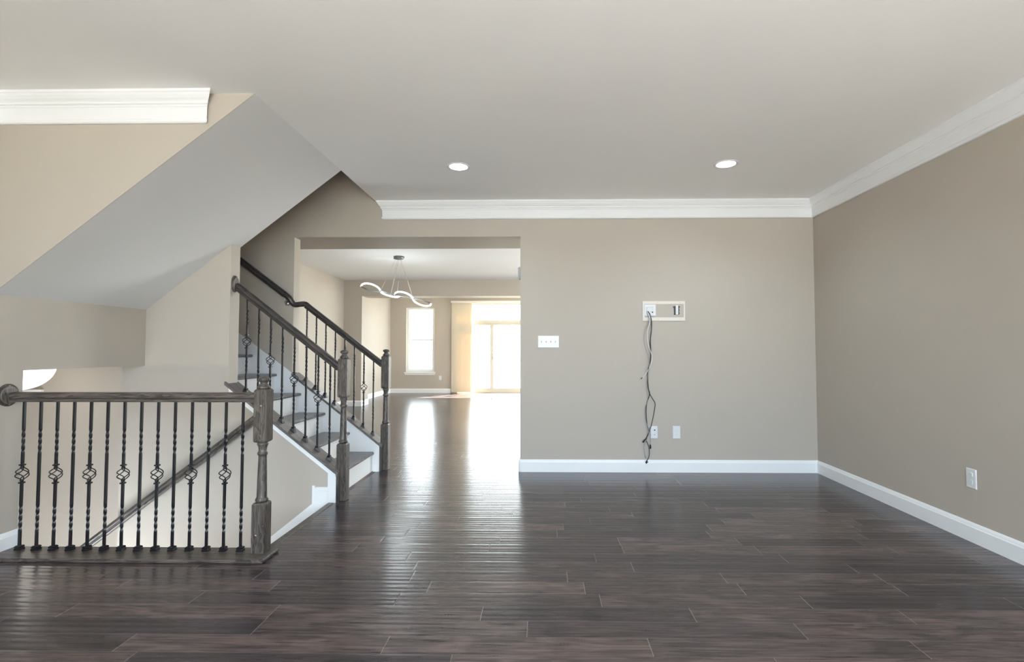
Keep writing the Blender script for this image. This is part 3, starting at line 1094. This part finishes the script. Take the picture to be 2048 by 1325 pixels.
# gooseneck fitting between wall rail and open rail: jogs back to the rail line
path = catmull([(-2.61, YW, wz(-2.61)), (-2.56, YW, wz(-2.56)), (-2.52, YW + 0.03, 1.685), (-2.475, Y3 - 0.03, 1.692), (-2.44, Y3, fzr(-2.44) + 0.004), (-2.40, Y3, fzr(-2.40))], 5)
m = MB().tube(path, 0.028, 12)
local(m, R3).build('rail_fitting', M['wood_slope'], R3)
for x in (-2.60, -3.3):
    z = wz(x) - 0.034
    m = MB().tube(catmull([(x, YB, z - 0.05), (x, YB - 0.035, z - 0.05), (x, YW, z - 0.03), (x, YW, z)], 5), 0.006, 8)
    m.lathe([(0.004, 0), (0.022, 0.0)], 0, 0) if False else None
    m.tube([(x, YB, z - 0.05), (x, YB - 0.008, z - 0.05), (x, YB - 0.012, z - 0.05)], lambda t: 0.026 - 0.012 * t, 16)
    local(m, R3).build('bracket', M['nickel'], R3)
for i in range(8):
    x = -2.424 + i * (2.424 - 1.726) / 7
    z0 = fz(x) + tn
    baluster(R3, x, Y3, z0, fzr(x) - 0.03, (0.150, 0.290), (0.535, 0.665), 0.405 if i % 2 == 0 else None, SHOE_SLOPE)
n3 = newel(R3, NX3, Y3, 0.468, 0.825, 1.160, 1.228)


# ------------------------------------------------------------------ ceiling lights
def recessed(x, y, label):
    r = empty('recessed_light', (x, y, H), label, 'ceiling light', 'recessed lights in the ceiling')
    ring = MB()
    prof = [(0.074, 0.002), (0.074, -0.004), (0.083, -0.007), (0.095, -0.004), (0.097, 0.001)]
    seg = 40
    rings = [[(q * math.cos(2 * PI * j / seg), q * math.sin(2 * PI * j / seg), z) for j in range(seg)] for q, z in prof]
    ring.loft(rings, caps=False, smooth=True)
    ring.build('trim_ring', M['plastic'], r)
    MB().lathe([(0.0745, 0.001), (0.0745, -0.0035), (0.05, -0.0042), (0.01, -0.0045)], seg=40).build('lens', M['lens'], r)
    light('lamp', 'SPOT', (0, 0, -0.02), EN['down'][0], EN['down'][1], parent=r, spot_size=math.radians(150), spot_blend=0.8, shadow_soft_size=0.07)
    return r


recessed(-0.686, 4.10, 'round lit recessed ceiling light nearer the stairs')
recessed(1.507, 4.075, 'round lit recessed ceiling light nearer the right wall')

# dome light glimpsed under the landing
dm = empty('dome_light', (-4.84, 4.6, 1.094), 'glowing white dome ceiling light glimpsed under the stair landing', 'ceiling light')
MB().lathe([(0.258, 0.0), (0.262, -0.006), (0.258, -0.022), (0.25, -0.024)]).build('canopy', M['nickel'], dm)
MB().lathe([(0.25 * math.cos(a * PI / 24), -0.02 - 0.225 * math.sin(a * PI / 24)) for a in range(12)] + [(0.003, -0.245)], seg=40).build('glass_bowl', M['bowl'], dm)
light('lamp', 'POINT', (0, 0, -0.45), EN['dome'][0], EN['dome'][1], parent=dm, shadow_soft_size=0.15)

# wave chandelier in the dining room
CH = empty('chandelier', (-2.32, 8.1, H), 'wavy twin ribbon chandelier with lit white strips on thin wires', 'chandelier')
MB().lathe([(0.075, 0.0), (0.085, -0.004), (0.085, -0.04), (0.06, -0.046)], seg=32).build('canopy', M['bronze'], CH)
A = Vector((-2.83, 7.86, 2.215)) - Vector(CH.location)
B_ = Vector((-1.86, 8.34, 1.995)) - Vector(CH.location)
U = (B_ - A)
Ln = U.length
U.normalize()
V = Vector((-U.y, U.x, 0)).normalized()
ctr = (A + B_) / 2
hang = []
for s, off in ((-1, -Ln / 4 + 0.01), (1, Ln / 4 - 0.01)):
    c0 = ctr + U * off
    hw = Ln / 8 + 0.012
    bright, darkp = [], []
    amp = ((0.088, -0.040), (-0.048, 0.004)) if s < 0 else ((0.085, -0.004), (-0.072, 0.022))
    for part, sg, (ab, ad) in ((-1, 1, amp[0]), (1, -1, amp[1])):
        for k in range(17):
            th = PI * k / 16
            u = part * hw - hw * math.cos(th)
            if part == 1 and k == 0:
                continue
            bright.append(c0 + U * u + V * (0.06 * sg * math.sin(th)) + Vector((0, 0, ab * math.sin(th))))
            darkp.append(c0 + U * u - V * (0.06 * sg * math.sin(th)) + Vector((0, 0, ad * math.sin(th) + 0.004)))
    rect = [(-0.006, -0.012), (0.006, -0.012), (0.006, 0.012), (-0.006, 0.012)]
    MB().sweep(bright, rect, side=V).build('light_strip', M['led'], CH)
    MB().sweep(darkp, [(-0.012, -0.008), (0.012, -0.008), (0.012, 0.008), (-0.012, 0.008)], side=V).build('metal_ribbon', M['bronze'], CH)
    hang += [bright[16], bright[4] if s > 0 else bright[24], bright[24]]
for i, p in enumerate(hang[:5]):
    a = Vector((-0.05 + 0.025 * i, 0.0, -0.04))
    MB().tube([a, p + Vector((0, 0, 0.01))], 0.0016, 5).build('wire', M['nickel'], CH)
light('lamp', 'POINT', (0.0, 0.0, -0.75), EN['pend'][0], EN['pend'][1], parent=CH, shadow_soft_size=0.25)


# ------------------------------------------------------------------ wall plates (built on a wall facing -y, local z up)
def plate(root, w, h, t=0.006, mat='plastic', name='plate'):
    return MB().loft([[(sx * (w / 2 - i), y, sz * (h / 2 - i)) for sx, sz in ((-1, -1), (1, -1), (1, 1), (-1, 1))]
                      for i, y in ((0, 0.0), (0, -t * 0.5), (0.004, -t))]).build(name, M[mat], root)


def duplex(loc, label, group=None, rotz=0.0):
    r = empty('wall_outlet', loc, label, 'outlet', group)
    r.rotation_euler = (0, 0, rotz)
    p = plate(r, 0.076, 0.124)
    for s in (-1, 1):
        pts = []
        for j in range(20):
            a = 2 * PI * j / 20
            pts.append((max(-0.0145, min(0.0145, 0.0185 * math.cos(a))), s * 0.0235 + 0.0145 * math.sin(a)))
        m = MB().prism_xz(pts, -0.0095, -0.005)
        rc = m.build('receptacle', M['plastic'], r)
        sl = MB()
        sl.box(-0.0075, -0.0055, -0.0102, -0.009, s * 0.0235 - 0.001, s * 0.0235 + 0.0075)
        sl.box(0.0055, 0.0075, -0.0102, -0.009, s * 0.0235 - 0.001, s * 0.0235 + 0.0065)
        sl.tube([(0, -0.009, s * 0.0235 - 0.0075), (0, -0.0102, s * 0.0235 - 0.0075)], 0.0022, 8)
        sl.build('slots', M['almond'], rc)
    MB().tube([(0, -0.005, 0), (0, -0.0075, 0)], 0.003, 10).build('screw', M['nickel'], r)
    return r


duplex((1.351, YB, 0.396), 'white duplex outlet low on the back wall, right of the hanging cables')
duplex((XR, 3.29, 0.4005), 'white duplex outlet low on the right hand wall', rotz=-PI / 2)
duplex((-2.861, YE, 0.426), 'small white outlet on the far wall under the tall window')

# cable jack plate behind the cables
jp = empty('jack_plate', (1.124, YB, 0.395), 'white wall plate with a black jack behind the hanging cables', 'wall plate')
plate(jp, 0.076, 0.122)
MB().tube([(0.008, -0.005, 0.024), (0.008, -0.014, 0.024)], 0.0055, 12).build('jack', M['dark'], jp)
MB().box(0.001, 0.015, -0.0085, -0.005, -0.028, -0.017).build('jack', M['almond'], jp)

# four gang switch plate
sw = empty('light_switch', (0.0705, YB, 1.3035), 'wide white four gang switch plate beside the opening', 'light switch')
plate(sw, 0.213, 0.121)
for i in range(4):
    x = -0.0705 + 0.047 * i
    m = MB().prism_xz([(x - 0.0055, -0.012), (x + 0.0055, -0.012), (x + 0.0055, 0.012), (x - 0.0055, 0.012)], -0.0075, -0.005)
    fr = m.build('toggle', M['almond'], sw)
    m = MB().loft([[(x - 0.004, -0.006, -0.004), (x + 0.004, -0.006, -0.004), (x + 0.004, -0.006, 0.006), (x - 0.004, -0.006, 0.006)],
                   [(x - 0.0035, -0.018, 0.006), (x + 0.0035, -0.018, 0.006), (x + 0.0035, -0.016, 0.012), (x - 0.0035, -0.016, 0.012)]])
    m.build('lever', M['plastic'], fr)
    for s in (-1, 1):
        MB().tube([(x, -0.005, s * 0.03), (x, -0.0068, s * 0.03)], 0.003, 8).build('screw', M['nickel'], sw)

# patch panel at television height
mp = empty('media_panel', (1.234, YB, 1.614), 'cream edged patch panel at television height on the back wall', 'wall panel')
m = MB()
X0, X1, Z0, Z1 = -0.214, 0.214, -0.099, 0.099
a, b, c, d = X0 + 0.022, X1 - 0.014, Z0 + 0.034, Z1 - 0.029
m.box(X0, a, -0.010, 0, Z0, Z1).box(b, X1, -0.010, 0, Z0, Z1).box(a, b, -0.010, 0, Z0, c).box(a, b, -0.010, 0, d, Z1)
m.build('frame', M['primer'], mp)
MB().box(a, b, -0.007, 0, c, d).build('centre_panel', M['wall'], mp)
for x, z in ((-0.065, Z1 - 0.014), (0.165, Z1 - 0.014), (-0.055, Z0 + 0.017), (0.165, Z0 + 0.017)):
    MB().tube([(x, -0.009, z), (x, -0.0112, z)], 0.0045, 10).build('screw', M['nickel'], mp)
# open outlet cut into the panel
ou = empty('wall_outlet', (1.360, YB - 0.0072, 1.622), 'uncovered white outlet with dark gaps at the right of the patch panel', 'outlet')
pts = [(-0.036, 0.034), (-0.024, 0.040), (0.008, 0.042), (0.030, 0.044), (0.036, 0.034), (0.028, 0.016), (0.033, 0.0), (0.028, -0.018), (0.034, -0.034), (0.022, -0.049),
       (-0.004, -0.047), (-0.026, -0.049), (-0.024, -0.03), (-0.026, 0.02)]
MB().prism_xz(pts[::-1], -0.0012, 0).build('cutout', M['dark'], ou)
m = MB()
m.cbox(-0.008, 0.018, -0.012, -0.001, -0.046, 0.048, 0.002)
yk = m.build('receptacle', M['plastic'], ou)
sl = MB()
for s in (-1, 1):
    sl.box(0.0, 0.0018, -0.0128, -0.0115, s * 0.02 - 0.004, s * 0.02 + 0.005).box(0.009, 0.0108, -0.0128, -0.0115, s * 0.02 - 0.004, s * 0.02 + 0.005)
sl.build('slots', M['almond'], yk)
# two gang cable plate with a mouth the cables leave by
lp = empty('cable_plate', (1.0965, YB - 0.0072, 1.622), 'glossy white square plate the cables hang out of', 'wall plate')
plate(lp, 0.117, 0.117, 0.007)
m = MB()
m.loft([[(-0.038, -0.006, 0.032), (0.03, -0.006, 0.032), (0.03, -0.006, -0.02), (-0.038, -0.006, -0.02)],
        [(-0.033, -0.017, 0.026), (0.025, -0.017, 0.026), (0.025, -0.010, -0.012), (-0.033, -0.010, -0.012)]])
m.build('hood', M['plastic'], lp)
MB().tube([(0.022, -0.006, -0.022), (0.022, -0.018, -0.022)], 0.006, 12).build('jack', M['dark'], lp)

# wall sensor on the opening's right jamb
se = empty('door_chime', (OR, 5.15, 2.01), 'small pale box high on the right edge of the opening', 'wall box')
MB().cbox(-0.026, 0.0, -0.03, 0.05, -0.065, 0.06, 0.008).build('housing', M['almond'], se)


# ------------------------------------------------------------------ hanging cables (x, z measured on the back wall)
def cable(name, pts, r, mat, label, plugs=(), y=None):
    root = empty(name, (pts[0][0], YB, pts[0][1]), label, 'cable')
    path = []
    for q in pts:
        off = q[2] if len(q) > 2 else 0.018
        path.append((q[0], YB - off, q[1]))
    m = MB().tube(catmull(path, 8), r, 8)
    local(m, root).build('cord', M[mat], root)
    for (xa, za), (xb, zb), r0, pm, off in plugs:
        m = MB().tube([(xa, YB - off, za), (xa + (xb - xa) * 0.25, YB - off, za + (zb - za) * 0.25), (xb, YB - off, zb)], lambda t: r0 * (0.6 if t < 0.2 else 1.0), 10)
        local(m, root).build('plug', M[pm], root)
    return root


cable('black_power_cable', [(1.066, 1.612, 0.025), (1.084, 1.585, 0.03), (1.102, 1.529, 0.03), (1.106, 1.441, 0.024), (1.095, 1.319, 0.02), (1.099, 1.213, 0.02), (1.094, 1.122, 0.02),
      (1.067, 1.016, 0.018), (1.062, 0.941, 0.016), (1.07, 0.835, 0.016), (1.082, 0.78, 0.016), (1.052, 0.67, 0.014), (1.047, 0.565, 0.016), (1.057, 0.467, 0.018), (1.071, 0.404, 0.020), (1.043, 0.336, 0.016), (1.033, 0.325, 0.014)],
      0.0042, 'dark', 'thickest black cable hanging down the back wall, ending in a fat black plug', [((1.034, 0.327), (1.011, 0.296), 0.0085, 'dark', 0.014)])
cable('black_video_cable', [(1.072, 1.606, 0.033), (1.09, 1.57, 0.04), (1.1, 1.486, 0.04), (1.101, 1.395, 0.034), (1.088, 1.289, 0.03), (1.094, 1.183, 0.03), (1.085, 1.1, 0.03), (1.065, 0.986, 0.027), (1.067, 0.866, 0.025),
      (1.08, 0.787, 0.025), (1.112, 0.73, 0.02), (1.137, 0.678, 0.016), (1.121, 0.572, 0.016), (1.096, 0.467, 0.02), (1.073, 0.409, 0.03), (1.043, 0.331, 0.026), (1.062, 0.277, 0.02), (1.072, 0.239, 0.02), (1.075, 0.185, 0.02), (1.065, 0.144, 0.024), (1.048, 0.12, 0.03)],
      0.0036, 'dark', 'black cable with a wide loop to the right, its plug hanging over the white baseboard', [((1.048, 0.122), (1.040, 0.093), 0.0085, 'dark', 0.031), ((1.046, 0.108), (1.058, 0.104), 0.005, 'dark', 0.031)])
cable('white_aerial_cable', [(1.060, 1.612, 0.026), (1.084, 1.547, 0.045), (1.083, 1.494, 0.05), (1.061, 1.395, 0.04), (1.069, 1.274, 0.04), (1.102, 1.168, 0.042), (1.095, 1.084, 0.04), (1.054, 0.998, 0.03), (1.012, 0.944, 0.018)],
      0.0036, 'white_cable', 'short white cable hanging half way down the wall with a black tip', [((1.012, 0.944), (0.996, 0.93), 0.0042, 'dark', 0.018)])
cable('grey_wire', [(1.056, 1.606, 0.028), (1.079, 1.517, 0.058), (1.039, 1.41, 0.03), (1.033, 1.289, 0.02), (1.066, 1.168, 0.03), (1.074, 1.077, 0.05), (1.058, 0.956, 0.04), (1.051, 0.835, 0.034), (1.059, 0.715, 0.034),
      (1.036, 0.64, 0.02), (1.038, 0.535, 0.02), (1.068, 0.409, 0.04), (1.044, 0.326, 0.035), (1.025, 0.282, 0.026), (1.022, 0.224, 0.02), (1.033, 0.163, 0.02)],
      0.0024, 'grey_cable', 'thin grey wire bowing out left of the black cables', [((1.033, 0.163), (1.039, 0.144), 0.004, 'grey_cable', 0.02)])
cable('short_wire', [(1.078, 0.425, 0.05), (1.080, 0.39, 0.045), (1.086, 0.367, 0.03), (1.085, 0.331, 0.02), (1.085, 0.275, 0.016)],
      0.0024, 'grey_cable', 'thin wire with a grey connector hanging in front of the jack plate', [((1.085, 0.277), (1.087, 0.236), 0.0075, 'dark', 0.016)])
